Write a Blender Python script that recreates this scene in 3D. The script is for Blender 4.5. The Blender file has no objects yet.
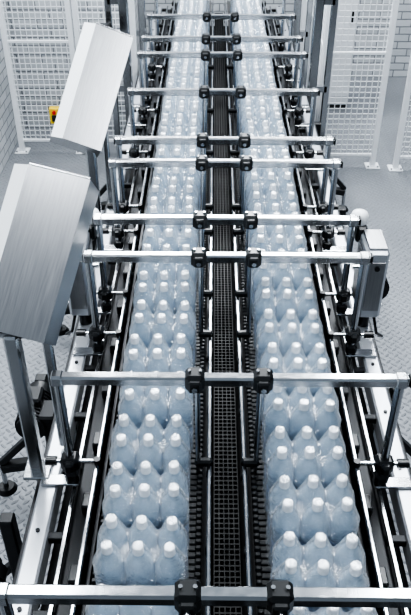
import bpy, math, random
from mathutils import Vector, Matrix
random.seed(4)
scene=bpy.context.scene
try:
    scene.view_settings.view_transform='AgX'
    scene.view_settings.look='AgX - High Contrast'
except Exception as e: print(e)

# ---------------- materials ----------------
def mat(name,col=(.8,.8,.8),rough=.5,metal=0,**kw):
    m=bpy.data.materials.new(name); m.use_nodes=True
    b=m.node_tree.nodes['Principled BSDF']
    b.inputs['Base Color'].default_value=(*col,1)
    b.inputs['Roughness'].default_value=rough
    b.inputs['Metallic'].default_value=metal
    for k,v in kw.items(): b.inputs[k].default_value=v
    return m
def N(m,t,**kw):
    n=m.node_tree.nodes.new(t)
    for k,v in kw.items(): setattr(n,k,v)
    return n
def L(m,a,b): m.node_tree.links.new(a,b)
def MATH(m,op,a,b=None):
    n=N(m,'ShaderNodeMath',operation=op)
    for i,v in enumerate((a,b)):
        if v is None: continue
        if isinstance(v,(int,float)): n.inputs[i].default_value=v
        else: L(m,v,n.inputs[i])
    return n.outputs[0]
def noise_rough(m,scale=(60,4,60),lo=.25,hi=.45,colvar=None,bump=0):
    b=m.node_tree.nodes['Principled BSDF']
    tc=N(m,'ShaderNodeTexCoord'); mp=N(m,'ShaderNodeMapping'); mp.inputs['Scale'].default_value=scale
    L(m,tc.outputs['Object'],mp.inputs['Vector'])
    n=N(m,'ShaderNodeTexNoise'); n.inputs['Scale'].default_value=1; n.inputs['Detail'].default_value=4
    L(m,mp.outputs[0],n.inputs['Vector'])
    r=N(m,'ShaderNodeMapRange'); r.inputs['To Min'].default_value=lo; r.inputs['To Max'].default_value=hi
    L(m,n.outputs['Fac'],r.inputs['Value']); L(m,r.outputs[0],b.inputs['Roughness'])
    if colvar:
        c=N(m,'ShaderNodeMix',data_type='RGBA'); c.inputs[6].default_value=(*colvar[0],1); c.inputs[7].default_value=(*colvar[1],1)
        L(m,n.outputs['Fac'],c.inputs[0]); L(m,c.outputs[2],b.inputs['Base Color'])
    if bump:
        bp=N(m,'ShaderNodeBump'); bp.inputs['Strength'].default_value=bump; bp.inputs['Distance'].default_value=.002
        L(m,n.outputs['Fac'],bp.inputs['Height']); L(m,bp.outputs[0],b.inputs['Normal'])
STEEL=mat('stainless_steel',(.48,.49,.5),.2,1); noise_rough(STEEL,(40,40,8),.12,.28)
BRUSH=mat('brushed_steel_sheet',(.4,.4,.42),.35,1); noise_rough(BRUSH,(160,7,7),.24,.38,((.27,.275,.285),(.44,.445,.455)),.15)
LIGHT=mat('light_frame_sheet',(.56,.58,.61),.3,.75); noise_rough(LIGHT,(20,3,20),.22,.42)
EDGE=mat('lit_sheet_edge',(.88,.9,.91),.4,.1)  # near-white colour paints reflected light on the steel boxes' side strip
BLACK=mat('black_polymer',(.008,.009,.01),.3)
BELT=mat('black_belt',(.007,.008,.009),.4)
DARK=mat('dark_steel',(.016,.017,.019),.4,.4)
CHAIN=mat('chain_black',(.005,.0055,.006),.55)
SHADE=mat('under_conveyor_shade',(.004,.004,.005),.7)  # near-black for sheets added to paint the shade under and between the lanes
WHITE=mat('white_plastic',(.72,.74,.76),.35)
YEL=mat('yellow_plastic',(.85,.6,.03),.4)
FENCE=mat('fence_paint',(.8,.82,.84),.4,.1)
CAP=mat('bottle_cap_white',(.96,.98,1),.3)
SCREEN=mat('screen_glass',(.02,.03,.05),.1)
RED=mat('red_plastic',(.6,.03,.02),.4)
BOT=mat('bottle_pet_water',(.63,.785,.91),.05)
def bottle_mat(m):
    b=m.node_tree.nodes['Principled BSDF']
    b.inputs['IOR'].default_value=1.45
    b.inputs['Transmission Weight'].default_value=.45
    tr=N(m,'ShaderNodeBsdfTranslucent'); tr.inputs[0].default_value=(.8,.91,1,1)
    mx=N(m,'ShaderNodeMixShader'); mx.inputs[0].default_value=.17
    out=[n for n in m.node_tree.nodes if n.type=='OUTPUT_MATERIAL'][0]
    L(m,b.outputs[0],mx.inputs[1]); L(m,tr.outputs[0],mx.inputs[2]); L(m,mx.outputs[0],out.inputs[0])
bottle_mat(BOT)
LABEL=mat('bottle_label',(.33,.47,.68),.3)
FILM=mat('shrink_film',(.92,.96,1),.3)
def film_mat(m):
    b=m.node_tree.nodes['Principled BSDF']; b.inputs['Specular IOR Level'].default_value=.2
    t=N(m,'ShaderNodeBsdfTransparent'); t.inputs[0].default_value=(.98,.99,1,1)
    mx=N(m,'ShaderNodeMixShader')
    lw=N(m,'ShaderNodeLayerWeight'); lw.inputs[0].default_value=.3
    tc=N(m,'ShaderNodeTexCoord'); n=N(m,'ShaderNodeTexNoise'); n.inputs['Scale'].default_value=30; n.inputs['Detail'].default_value=2; n.inputs['Distortion'].default_value=2.
    L(m,tc.outputs['Object'],n.inputs['Vector'])
    bp=N(m,'ShaderNodeBump'); bp.inputs['Strength'].default_value=.9; bp.inputs['Distance'].default_value=.01
    L(m,n.outputs['Fac'],bp.inputs['Height']); L(m,bp.outputs[0],b.inputs['Normal'])
    r=N(m,'ShaderNodeMapRange'); r.inputs['To Min'].default_value=.07; r.inputs['To Max'].default_value=.5
    L(m,lw.outputs['Facing'],r.inputs['Value']); L(m,r.outputs[0],mx.inputs[0])
    L(m,t.outputs[0],mx.inputs[1]); L(m,b.outputs[0],mx.inputs[2])
    g=N(m,'ShaderNodeBsdfGlossy'); g.inputs['Roughness'].default_value=.08; g.inputs['Color'].default_value=(1,1,1,1)
    L(m,bp.outputs[0],g.inputs['Normal'])
    fr=N(m,'ShaderNodeFresnel'); fr.inputs['IOR'].default_value=1.6; L(m,bp.outputs[0],fr.inputs['Normal'])
    f2=MATH(m,'MULTIPLY',fr.outputs[0],2.6); cl=N(m,'ShaderNodeClamp'); L(m,f2,cl.inputs[0]); cl.inputs['Max'].default_value=.6
    m2=N(m,'ShaderNodeMixShader'); L(m,cl.outputs[0],m2.inputs[0]); L(m,mx.outputs[0],m2.inputs[1]); L(m,g.outputs[0],m2.inputs[2])
    out=[x for x in m.node_tree.nodes if x.type=='OUTPUT_MATERIAL'][0]
    L(m,m2.outputs[0],out.inputs[0])
film_mat(FILM)
def tread(name,col,pitch):
    m=mat(name,col,.4,.25)
    b=m.node_tree.nodes['Principled BSDF']
    tc=N(m,'ShaderNodeTexCoord'); s=N(m,'ShaderNodeSeparateXYZ'); L(m,tc.outputs['Object'],s.inputs[0])
    x=MATH(m,'DIVIDE',s.outputs[0],pitch); y=MATH(m,'DIVIDE',s.outputs[1],pitch)
    def ell(ox,sgn):
        xx=MATH(m,'ADD',x,ox); yy=MATH(m,'ADD',y,ox)
        lx=MATH(m,'SUBTRACT',xx,MATH(m,'ROUND',xx)); ly=MATH(m,'SUBTRACT',yy,MATH(m,'ROUND',yy))
        a=MATH(m,'ADD',lx,ly); c=MATH(m,'SUBTRACT',lx,ly)
        if sgn<0: a,c=c,a
        a=MATH(m,'DIVIDE',a,.5); c=MATH(m,'DIVIDE',c,.16)
        e=MATH(m,'ADD',MATH(m,'MULTIPLY',a,a),MATH(m,'MULTIPLY',c,c))
        r=MATH(m,'SUBTRACT',1.2,e); n=N(m,'ShaderNodeClamp'); L(m,r,n.inputs[0]); return n.outputs[0]
    h=MATH(m,'MAXIMUM',ell(0,1),ell(.5,-1))
    bp=N(m,'ShaderNodeBump'); bp.inputs['Strength'].default_value=1; bp.inputs['Distance'].default_value=.006
    L(m,h,bp.inputs['Height']); L(m,bp.outputs[0],b.inputs['Normal'])
    n=N(m,'ShaderNodeTexNoise'); n.inputs['Scale'].default_value=1.7; n.inputs['Detail'].default_value=6
    L(m,tc.outputs['Object'],n.inputs['Vector'])
    mx=N(m,'ShaderNodeMix',data_type='RGBA'); mx.inputs[6].default_value=(*[c*.8 for c in col],1); mx.inputs[7].default_value=(*[c*1.2 for c in col],1)
    L(m,n.outputs['Fac'],mx.inputs[0]); L(m,mx.outputs[2],b.inputs['Base Color'])
    return m
FLOOR=tread('floor_tread_plate',(.235,.248,.265),.06)
def brick():
    m=mat('painted_white_brick',(.8,.82,.85),.55)
    b=m.node_tree.nodes['Principled BSDF']
    tc=N(m,'ShaderNodeTexCoord'); s=N(m,'ShaderNodeSeparateXYZ'); L(m,tc.outputs['Object'],s.inputs[0])
    c=N(m,'ShaderNodeCombineXYZ'); L(m,MATH(m,'ADD',s.outputs[0],s.outputs[1]),c.inputs[0]); L(m,s.outputs[2],c.inputs[1])
    t=N(m,'ShaderNodeTexBrick'); t.inputs['Scale'].default_value=1; t.inputs['Brick Width'].default_value=.25; t.inputs['Row Height'].default_value=.085
    t.inputs['Mortar Size'].default_value=.007; t.inputs['Mortar Smooth'].default_value=.3
    t.inputs['Color1'].default_value=(.47,.49,.51,1); t.inputs['Color2'].default_value=(.57,.59,.61,1); t.inputs['Mortar'].default_value=(.22,.235,.25,1)
    L(m,c.outputs[0],t.inputs['Vector']); L(m,t.outputs['Color'],b.inputs['Base Color'])
    bp=N(m,'ShaderNodeBump'); bp.invert=True; bp.inputs['Strength'].default_value=.8; bp.inputs['Distance'].default_value=.01
    L(m,t.outputs['Fac'],bp.inputs['Height']); L(m,bp.outputs[0],b.inputs['Normal'])
    return m
BRICK=brick()

# ---------------- mesh builder ----------------
class MB:
    def __init__(s): s.v=[];s.f=[];s.m=[];s.sm=[];s.mats=[]
    def mi(s,m):
        if m not in s.mats: s.mats.append(m)
        return s.mats.index(m)
    def add(s,vs,fs,m,smooth=False):
        o=len(s.v); s.v+= [tuple(v) for v in vs]
        for f in fs: s.f.append([i+o for i in f]); s.m.append(s.mi(m)); s.sm.append(smooth)
    def box(s,c,d,m,rot=None,bev=0.0):
        hx,hy,hz=[x/2 for x in d]; c=Vector(c)
        b=min(bev,hx*.9,hy*.9,hz*.9)
        if b<=0:
            vs=[Vector((x,y,z)) for x in(-hx,hx) for y in(-hy,hy) for z in(-hz,hz)]
            fs=[(0,1,3,2),(4,6,7,5),(0,4,5,1),(2,3,7,6),(0,2,6,4),(1,5,7,3)]
        else:
            vs=[];fs=[];idx={}
            for sx in(-1,1):
                for sy in(-1,1):
                    for sz in(-1,1):
                        for ax in range(3):
                            p=[sx*(hx-b),sy*(hy-b),sz*(hz-b)]
                            p[ax]=(sx,sy,sz)[ax]*(hx,hy,hz)[ax]
                            idx[(sx,sy,sz,ax)]=len(vs); vs.append(Vector(p))
            def k(sg,ax): return idx[(*sg,ax)]
            for ax in range(3):
                o=[a for a in range(3) if a!=ax]
                for sg in(-1,1):
                    q=[]
                    for a,bb in((-1,-1),(1,-1),(1,1),(-1,1)):
                        t=[0,0,0]; t[ax]=sg; t[o[0]]=a; t[o[1]]=bb; q.append(k(t,ax))
                    fs.append(q)
                for a in(-1,1):
                    for bb in(-1,1):
                        t1=[0,0,0];t1[ax]=-1;t1[o[0]]=a;t1[o[1]]=bb
                        t2=list(t1);t2[ax]=1
                        fs.append([k(t1,o[0]),k(t2,o[0]),k(t2,o[1]),k(t1,o[1])])
            for sx in(-1,1):
                for sy in(-1,1):
                    for sz in(-1,1): fs.append([k((sx,sy,sz),a) for a in range(3)])
        if rot is not None: vs=[rot@v for v in vs]
        s.add([v+c for v in vs],fs,m)
    def cyl(s,p0,p1,r,m,n=14,r1=None,caps=True):
        p0=Vector(p0);p1=Vector(p1);d=(p1-p0).normalized(); r1=r if r1 is None else r1
        u=d.orthogonal().normalized(); w=d.cross(u)
        a=[p0+(u*math.cos(t)+w*math.sin(t))*r for t in [2*math.pi*i/n for i in range(n)]]
        b=[p1+(u*math.cos(t)+w*math.sin(t))*r1 for t in [2*math.pi*i/n for i in range(n)]]
        s.add(a+b,[(i,(i+1)%n,n+(i+1)%n,n+i) for i in range(n)],m,True)
        if caps: s.add(a+b,[list(range(n))[::-1],list(range(n,2*n))],m)
    def lathe(s,prof,c,m,n=20,smooth=True):
        c=Vector(c); vs=[];fs=[]
        for r,z in prof:
            for i in range(n):
                t=2*math.pi*i/n; vs.append(c+Vector((r*math.cos(t),r*math.sin(t),z)))
        for j in range(len(prof)-1):
            for i in range(n): fs.append((j*n+i,j*n+(i+1)%n,(j+1)*n+(i+1)%n,(j+1)*n+i))
        s.add(vs,fs,m,smooth)
    def sq(s,p0,p1,w,m,bev=.004):
        p0=Vector(p0);p1=Vector(p1);d=p1-p0
        q=d.to_track_quat('Z','Y').to_matrix()
        s.box((p0+p1)/2,(w,w,d.length),m,rot=q,bev=bev)
    def mesh(s,name):
        me=bpy.data.meshes.new(name); me.from_pydata(s.v,[],s.f)
        for m in s.mats: me.materials.append(m)
        me.polygons.foreach_set('material_index',s.m); me.polygons.foreach_set('use_smooth',s.sm)
        me.update()
        import bmesh
        bm=bmesh.new(); bm.from_mesh(me); bmesh.ops.recalc_face_normals(bm,faces=bm.faces); bm.to_mesh(me); bm.free()
        return me
    def obj(s,name,parent=None,loc=(0,0,0)):
        o=bpy.data.objects.new(name,s.mesh(name)); scene.collection.objects.link(o); o.location=loc
        if parent: o.parent=parent
        return o
def empty(name,loc=(0,0,0)):
    e=bpy.data.objects.new(name,None); e.location=loc; scene.collection.objects.link(e); return e

CX=.059; LX=-.205; RX=.323; ZB=.99
Y0,Y1=.3,8.5
# ---------------- room ----------------
b=MB(); b.box((.5,4,-.05),(9,11.4,.1),FLOOR); b.obj('floor')
b=MB(); b.box((-2.05,3.25,1.9),(.14,8.1,3.8),BRICK); b.obj('wall_left')
b=MB(); b.box((-1.5,7.4,1.9),(1.24,.14,3.8),BRICK); b.box((-.95,8.2,1.9),(.14,1.46,3.8),BRICK); b.box((1.9,9.0,1.9),(6,.14,3.8),BRICK); b.obj('wall_back')

# ---------------- bottle pack ----------------
R=.0445
top=[(R,.2),(.0438,.213),(.0415,.226),(.0375,.238),(.031,.249),(.0235,.258),(.0175,.266),(.0145,.275),(.0135,.286)]
prof=[(.0,.002),(.030,.0),(.040,.006),(R,.02),(R,.05),(R-.003,.056),(R,.062),(R,.08),(R-.0015,.083),
 (R-.0015,.15),(R,.153),(R,.164),(R-.0035,.172),(R,.180),(R,.188),(R-.002,.194)]+top
capp=[(.0165,.281),(.0168,.284),(.0168,.287),(.0158,.288),(.0158,.308),(.0148,.3105),(.0,.311)]
pb=MB(); cen=[((i-1)*.0905,(j-.5)*.0905) for i in range(3) for j in range(2)]
for x,y in cen:
    pb.lathe(prof,(x,y,0),BOT,20)
    pb.lathe([(R-.0008,.086),(R-.0008,.147)],(x,y,0),LABEL,20)
    pb.lathe(capp,(x,y,0),CAP,16)
pack_me=pb.mesh('bottle_pack')
def zprof(d):
    if d>=R: return .2-(d-R)*.2
    for (r1,z1),(r2,z2) in zip(top,top[1:]):
        if r2<=d<=r1: return z1+(z2-z1)*(r1-d)/(r1-r2)
    return .286
def film_mesh():
    nx,ny=72,48; HX,HY=.1365,.0915; rc=.046
    vs=[];fs=[]
    def zf(x,y):
        k=160.; s=0
        for cx,cy in cen:
            d=math.hypot(x-cx,y-cy)
            h=.3125 if d<.0165 else max(zprof(d)+.004,.3125-2.6*(d-.0165))
            s+=math.exp(k*(h-.3))
        z=.3+math.log(s)/k
        # stretched webs between neighbouring bottles of the pack
        web=.226 if (abs(x)<.12 and abs(y)<.07) else 0
        return min(max(z,.198,web),.3135)
    def rr(x,y):
        ax,ay=abs(x),abs(y)
        if ax>HX-rc and ay>HY-rc:
            dx,dy=ax-(HX-rc),ay-(HY-rc); m=max(dx,dy); l=math.hypot(dx,dy)
            if l>0:
                f=m/l; dx*=f; dy*=f
            ax,ay=HX-rc+dx,HY-rc+dy
        return math.copysign(ax,x),math.copysign(ay,y)
    for j in range(ny+1):
        for i in range(nx+1):
            x,y=rr(-HX+2*HX*i/nx,-HY+2*HY*j/ny)
            vs.append((x,y,zf(x,y)))
    W=nx+1
    for j in range(ny):
        for i in range(nx): fs.append((j*W+i,j*W+i+1,(j+1)*W+i+1,(j+1)*W+i))
    ring=[i for i in range(nx+1)]+[j*W+nx for j in range(1,ny+1)]+[ny*W+i for i in range(nx-1,-1,-1)]+[j*W for j in range(ny-1,0,-1)]
    prev=ring
    for z,tuck in((.17,.8),(.12,1),(.06,1),(.002,.3)):
        cur=[]
        for k in ring:
            x,y,_=vs[k]
            X,Y=x,y
            if abs(y)>HY-.01 and abs(x)<.1:
                t=abs(((x/.0905)+.5)%1-.5)*2
                Y=y*(1-tuck*.14*t**3)
            if abs(x)>HX-.01 and abs(y)<.045:
                t=1-abs(y)/.045; X=x*(1-tuck*.07*t**3)
            cur.append(len(vs)); vs.append((X,Y,z))
        n=len(ring)
        for q in range(n): fs.append((prev[q],cur[q],cur[(q+1)%n],prev[(q+1)%n]))
        prev=cur
    me=bpy.data.meshes.new('shrink_film'); me.from_pydata(vs,[],fs); me.materials.append(FILM)
    me.polygons.foreach_set('use_smooth',[True]*len(fs)); me.update(); return me
film_me=film_mesh()
for lane,(lx,ys) in enumerate(((LX,1.092),(RX,1.052))):
    e=empty('shrink_wrapped_bottle_packs',(lx,0,ZB))
    y=ys; k=0
    while y<8.35:
        dx=random.uniform(-.005,.005); rz=random.uniform(-.04,.04)
        for nm,me in(('bottles',pack_me),('film',film_me)):
            o=bpy.data.objects.new(f'{nm}_{k+1}',me); scene.collection.objects.link(o); o.parent=e
            o.location=(dx,y,.001); o.rotation_euler=(0,0,rz)
        y+=random.choice((.21,.216,.222,.232)); k+=1

# ---------------- conveyors ----------------
for lane,lx in enumerate((LX,RX)):
    sgn=-1 if lane==0 else 1
    c=MB()
    y=Y0
    while y<Y1:
        c.box((lx,y,ZB-.012),(.345,.021,.022),BELT,bev=.003)
        for s in(-1,1): c.box((lx+s*.165,y,ZB-.004),(.02,.016,.02),BELT,bev=.003)
        y+=.0254
    c.box((lx,(Y0+Y1)/2,ZB-.06),(.30,Y1-Y0,.05),SHADE)
    for s in(-1,1):
        c.box((lx+s*.19,(Y0+Y1)/2,ZB-.05),(.012,Y1-Y0,.07),DARK)
        xr=lx+s*(.20 if s==-sgn else .212)
        c.box((xr,(Y0+Y1)/2,ZB+.035),(.015,Y1-Y0,.02),STEEL,bev=.004)
        y=Y0+.2
        while y<Y1:
            c.cyl((xr,y,ZB+.03),(xr,y,ZB-.08),.006,STEEL,8); c.box((xr,y,ZB-.02),(.024,.03,.03),BLACK,bev=.004); y+=.33
    c.obj('bottle_conveyor')
f=MB()
for s in(-1,1):
    xb=CX+s*.665
    f.box((xb,(Y0+Y1)/2,.88),(.07,Y1-Y0,.10),LIGHT,bev=.008)
    f.box((xb+s*.052,(Y0+Y1)/2,.86),(.02,Y1-Y0,.03),DARK,bev=.004)
    f.box((CX+s*.53,(Y0+Y1)/2,.83),(.06,Y1-Y0,.14),DARK,bev=.006)
    f.box((CX+s*.565,(Y0+Y1)/2,.93),(.016,Y1-Y0,.014),STEEL,bev=.003)
    f.box((CX+s*.60,(Y0+Y1)/2,.80),(.06,Y1-Y0,.01),SHADE)
    y=Y0+.1
    while y<Y1:
        f.box((CX+s*.60,y,.89),(.08,.03,.03),DARK,bev=.003)
        f.cyl((xb,y,.93),(xb,y,.937),.008,DARK,8)
        f.box((CX+s*.505,y+.12,.93),(.04,.07,.05),BLACK,bev=.006)
        y+=.3
    for y in(.9,2.25,3.6,5.0,6.4,7.8):
        f.sq((xb,y,.83),(xb,y,.06),.06,STEEL)
        f.cyl((xb,y,.06),(xb,y,.015),.014,STEEL); f.cyl((xb,y,.02),(xb,y,.0),.045,BLACK,16,.05)
        if s==1: f.sq((xb-.03,y,.35),(xb-1.28,y,.35),.045,STEEL)
f.box((CX,(Y0+Y1)/2,.715),(1.16,Y1-Y0,.01),SHADE)
for s in(-1,1): f.box((CX+s*.59,(Y0+Y1)/2,.55),(.01,Y1-Y0,.33),SHADE)
y=Y0
while y<Y1:
    f.box((CX,y,.86),(.09,.006,.012),CHAIN); y+=.022
for x in(-.045,-.027,-.009,.009,.027,.045): f.box((CX+x,(Y0+Y1)/2,.86),(.004,Y1-Y0,.014),CHAIN)
f.box((CX,(Y0+Y1)/2,.78),(.02,Y1-Y0,.12),SHADE)
f.obj('conveyor_frame')

# ---------------- gantries ----------------
ZG=1.45
def clamp(g,x,y,z,k=1.0):
    g.box((x,y,z),(.062*k,.062*k,.066*k),BLACK,bev=.012)
    g.box((x,y-.036*k,z),(.04*k,.02*k,.045*k),BLACK,bev=.006)
    g.cyl((x,y-.046*k,z),(x,y-.054*k,z),.010*k,STEEL,6)
    g.cyl((x-.018,y,z+.033*k),(x-.018,y,z+.04*k),.006,STEEL,6); g.cyl((x+.018,y,z+.033*k),(x+.018,y,z+.04*k),.006,STEEL,6)
def gantry(D,post=.016):
    g=MB(); w=.039
    g.sq((CX-.59,0,ZG),(CX+.60,0,ZG),w,STEEL,bev=.007)
    for s in(-1,1):
        g.box((CX+(.602 if s>0 else -.592),0,ZG),(.006,w*.92,w*.92),BLACK,bev=.002)
        xp=CX+s*.572
        g.cyl((xp,0,ZG-.02),(xp,0,.942),post,STEEL,16)
        g.box((xp,0,ZG),(.045,.046,.046),STEEL,bev=.008)
        g.box((CX+s*.62,0,.937),(.14,.05,.012),STEEL,bev=.003)
        z=1.045
        g.box((xp,0,z),(.066,.062,.06),BLACK,bev=.012)
        g.box((xp,-.035,z+.005),(.035,.03,.045),BLACK,bev=.008)
        g.box((xp,0,z-.075),(.05,.05,.05),BLACK,bev=.01)
        g.cyl((xp+s*.05,-.0,z),(xp+s*.09,0,z),.018,BLACK,10); g.cyl((xp+s*.03,0,z),(xp+s*.06,0,z),.010,STEEL,8)
        g.cyl((xp,0,z),(CX+s*.475,0,z),.009,STEEL,10)
        g.cyl((CX+s*.475,0,z+.012),(CX+s*.475,0,z-.02),.013,BLACK,10)
        xc=CX+s*.113
        clamp(g,xc,0,ZG,1.05)
        xu=CX+s*.105
        g.cyl((xu,.0,ZG-.03),(xu,0,1.05),.010,STEEL,12)
        g.box((xu-s*.02,0,1.045),(.065,.03,.032),BLACK,bev=.008)
        g.cyl((xu,0,1.03),(xu,0,.90),.007,STEEL,8)
    return g.obj('guide_rail_gantry',loc=(0,D,0))
for D in(1.03,1.82,2.57,2.88,3.46,3.74,4.47,5.19,5.56,6.15,6.9): gantry(D)

# ---------------- sensor units ----------------
for s in(-1,1):
    u=MB(); x=CX+s*.665
    u.box((x,0,1.2),(.10,.2,.36),LIGHT,bev=.012)
    u.box((x-s*.053,0,1.2),(.008,.15,.28),BRUSH,bev=.002)
    u.box((x,-.103,1.2),(.07,.006,.26),BRUSH,bev=.001)
    u.cyl((x,-.106,1.30),(x,-.112,1.30),.012,BLACK,10)
    u.box((x,0,1.385),(.08,.16,.012),BRUSH,bev=.002)
    for dz in(-.12,.12):
        for dy in(-.07,.07): u.cyl((x,dy,1.2+dz),(x+s*.055,dy,1.2+dz),.007,STEEL,8)
    u.lathe([(.038,0),(.040,.01),(.040,.035),(.034,.05),(.018,.058),(0,.06)],(x-s*.055,.13,1.40),WHITE,20)
    u.box((x-s*.045,.12,1.36),(.05,.09,.08),BLACK,bev=.01)
    u.cyl((x,0,1.03),(x,0,.915),.03,BLACK,14)
    u.cyl((x-s*.1,-.06,1.28),(x,-.06,1.28),.012,STEEL,10)
    pts=[Vector((x+s*.03,-.06,1.02)),Vector((x+s*.05,-.09,.93)),Vector((x+s*.09,-.05,.88)),Vector((x+s*.09,0,.84))]
    for a,bb in zip(pts,pts[1:]): u.cyl(a,bb,.007,BLACK,8)
    u.obj('inspection_sensor_unit',loc=(0,2.80,.015))

# ---------------- operator panels ----------------
def panel(br,tr,tl,post,post2,name='control_panel_box'):
    br,tr,tl=map(Vector,(br,tr,tl)); p=MB()
    u=tr-br; w=tl-tr; n=u.cross(w).normalized()
    if n.y>0: n=-n
    wu=w.normalized(); uu=u.normalized()
    th=.15
    W=w*.88
    q=Matrix((wu,uu,n)).transposed()
    o0=(br+tr+tr+W+br+W)/4
    def lo(v): return q.transposed()@(v-o0)
    A,B,C,Dd=lo(br),lo(tr),lo(tr+W),lo(br+W)
    st=Vector((.06,0,-.035)); nn=Vector((0,0,1))
    ring_b=[A,Dd,Dd+st,Dd+st-nn*(th-.035),A-nn*th]
    ring_t=[B,C,C+st,C+st-nn*(th-.035),B-nn*th]
    vs=ring_b+ring_t; k=5
    fcs=[(i,(i+1)%k,k+(i+1)%k,k+i) for i in range(k)]+[list(range(k)),list(range(k,2*k))]
    p.add(vs,[fcs[0]]+fcs[2:],BRUSH)
    p.add(vs,[fcs[1]],EDGE)
    p.box((.02,0,-th-.002),(w.length*.75,u.length*.7,.008),SCREEN,bev=.002)
    p.box(((B+C)/2+Vector((0,.004,-.005))),(W.length,.008,.012),STEEL,bev=.002)
    e=empty(name)
    o=p.obj('housing'); o.matrix_world=Matrix.Translation(o0)@q.to_4x4()
    bv=o.modifiers.new('b','BEVEL'); bv.width=.005; bv.segments=2; bv.limit_method='ANGLE'
    s=MB(); px,py,zt=post
    s.sq((px,py,.93),(px,py,zt),.05,STEEL,bev=.008)
    s.box((px,py,.94),(.1,.1,.016),STEEL,bev=.004)
    s.cyl((px-.05,py+.03,zt),(px+.05,py+.03,zt),.035,STEEL,16)
    s.sq((px,py+.03,zt),(px+.01,py+.16,zt+.12),.05,DARK,bev=.006)
    px,py,zt=post2
    s.sq((px,py,.95),(px,py,zt),.032,STEEL,bev=.006)
    s.sq((px,py,zt),(px-.02,py+.12,zt+.1),.03,DARK,bev=.004)
    o2=s.obj('stand')
    o.parent=e; o2.parent=e
panel((-.537,1.82,1.6),(-.40,2.18,2.0),(-.636,2.228,2.037),(-.655,1.87,1.60),(-.575,1.99,1.63))
panel((-.592,3.62,1.44),(-.432,4.056,1.9),(-.653,4.045,1.988),(-.66,3.70,1.43),(-.60,3.86,1.52))

def lowstand(x,y,s=-1):
    m=MB()
    m.cyl((x,y,.0),(x,y,.025),.055,BLACK,18,.04); m.cyl((x,y,.02),(x,y,.2),.014,STEEL,10)
    m.sq((x,y,.17),(x-s*.33,y+.02,.22),.055,BLACK,bev=.006)
    m.sq((x-s*.28,y+.02,.2),(x-s*.28,y+.02,.78),.055,BLACK,bev=.006)
    m.sq((x,y,.2),(x-s*.28,y+.02,.5),.035,BLACK,bev=.004)
    m.obj('machine_support_foot')
lowstand(-1.08,2.55); lowstand(-1.02,3.9); lowstand(-1.0,5.3); lowstand(-1.06,1.75)
lowstand(1.14,2.5,1); lowstand(1.12,4.2,1); lowstand(1.12,5.6,1)

def motor(x,y,z,s):
    m=MB()
    m.cyl((x,y-.12,z),(x,y+.12,z),.065,BLACK,20)
    for i in range(9): m.cyl((x,y-.1+i*.02,z),(x,y-.092+i*.02,z),.073,DARK,20)
    m.cyl((x,y+.12,z),(x,y+.16,z),.05,BLACK,16,.035)
    m.box((x,y,z+.08),(.08,.1,.05),BLACK,bev=.01)
    m.box((x-s*.07,y-.05,z),(.08,.12,.12),DARK,bev=.01)
    m.obj('drive_motor')
motor(-.80,1.45,.74,-1); motor(-.78,2.35,.78,-1); motor(.90,1.9,.76,1); motor(.9,3.4,.78,1)
motor(-.84,5.80,1.38,-1)

# ---------------- fences ----------------
def fence(xa,xb,y,h=2.3,gx=.05,gz=.05,name='safety_fence',z0=.12,ya=None):
    yb=y if ya is None else ya
    f=MB(); a=Vector((xa,y,0)); bb=Vector((xb,yb,0)); d=bb-a; Ln=d.length; du=d/Ln
    for p in(a,bb):
        f.sq(p,p+Vector((0,0,h)),.05,FENCE,bev=.005)
        f.box(p+Vector((0,0,.006)),(.13,.13,.012),FENCE,bev=.003)
        for ox in(-.045,.045): f.cyl(p+Vector((ox,-.045,.01)),p+Vector((ox,-.045,.025)),.009,STEEL,6)
    for z in(z0,h-.05,z0+.95): f.sq(a+Vector((0,0,z)),bb+Vector((0,0,z)),.025,FENCE,bev=.003)
    n=int(Ln/gx)
    for i in range(1,n):
        p=a+du*(Ln*i/n); f.box(p+Vector((0,0,(z0+h)/2)),(.007,.007,h-z0),FENCE)
    z=z0+gz; ang=Matrix.Rotation(math.atan2(du.y,du.x),3,'Z')
    while z<h-.05:
        f.box((a+bb)/2+Vector((0,0,z)),(Ln,.007,.007),FENCE,rot=ang); z+=gz
    f.obj(name)
fence(-1.88,-1.28,6.75); fence(-1.22,-.72,6.75)
fence(1.52,1.0,6.45); fence(1.73,2.9,6.4)
fence(.98,1.0,6.5,ya=8.6)
m=MB(); m.box((-1.50,6.69,.40),(.1,.06,.16),YEL,bev=.01); m.box((-1.50,6.655,.38),(.05,.02,.06),BLACK,bev=.004); m.cyl((-1.5,6.66,.44),(-1.5,6.64,.44),.018,RED,12); m.obj('safety_switch_box')

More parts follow.
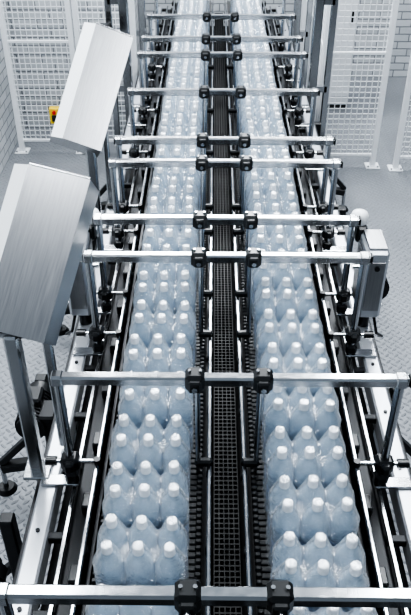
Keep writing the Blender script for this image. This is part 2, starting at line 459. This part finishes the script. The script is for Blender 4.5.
def portal(y,name='machine_portal_frame'):
    p=MB()
    for s in(-1,1):
        x=CX+s*.77
        p.sq((x,y,0),(x,y,2.6),.07,STEEL,bev=.006); p.sq((x+s*.12,y,0),(x+s*.12,y,2.6),.05,STEEL,bev=.005)
        p.box((x+s*.06,y,.9),(.12,.05,.05),STEEL); p.box((x+s*.06,y,1.6),(.12,.05,.05),STEEL)
        p.box((x,y,.008),(.15,.15,.016),STEEL)
    p.sq((CX-.89,y,2.57),(CX+.89,y,2.57),.07,STEEL,bev=.006)
    p.obj(name)
portal(6.05); portal(7.6)
c=MB(); c.box((1.28,8.1,.95),(.42,.45,1.8),WHITE,bev=.012); c.box((1.28,7.87,.98),(.38,.012,1.66),WHITE,bev=.004)
c.box((1.43,7.855,1.0),(.02,.03,.12),BLACK,bev=.004); c.box((1.28,8.1,.025),(.4,.43,.05),DARK); c.obj('electrical_cabinet')

# ---------------- lights / world ----------------
w=bpy.data.worlds.new('World'); scene.world=w; w.use_nodes=True
nt=w.node_tree; bg=nt.nodes['Background']
tc=nt.nodes.new('ShaderNodeTexCoord'); sp=nt.nodes.new('ShaderNodeSeparateXYZ'); cr=nt.nodes.new('ShaderNodeValToRGB')
nt.links.new(tc.outputs['Generated'],sp.inputs[0]); nt.links.new(sp.outputs[2],cr.inputs[0]); nt.links.new(cr.outputs[0],bg.inputs[0])
cr.color_ramp.elements[0].position=0; cr.color_ramp.elements[0].color=(.035,.042,.05,1)
cr.color_ramp.elements[1].position=.9; cr.color_ramp.elements[1].color=(.62,.73,.86,1)
bg.inputs[1].default_value=.58
def area(loc,sx,sy,e,target=None,col=(.93,.965,1)):
    l=bpy.data.lights.new('ceiling_and_rim_light','AREA'); l.shape='RECTANGLE'; l.size=sx; l.size_y=sy; l.energy=e; l.color=col
    o=bpy.data.objects.new('ceiling_and_rim_light',l); o.location=loc; scene.collection.objects.link(o)
    if target: o.rotation_euler=(Vector(target)-Vector(loc)).to_track_quat('-Z','Y').to_euler()
area((.1,8.2,4.6),3,.8,330,(.1,3.5,1))  # key light added behind the packs to rim the bottles, no ceiling fitting
area((-1.3,3.9,4.8),.3,6.5,230)
area((1.5,3.9,4.8),.3,6.5,260)
area((.2,7.2,5.0),4,.6,120)

cd=bpy.data.cameras.new('camera'); cam=bpy.data.objects.new('camera',cd); scene.collection.objects.link(cam)
cd.sensor_fit='VERTICAL'; cd.sensor_height=36; cd.sensor_width=24; cd.lens=735/615*36
cam.location=(0,0,3.1); cam.rotation_euler=(math.radians(53.4),0,.0104)
scene.camera=cam
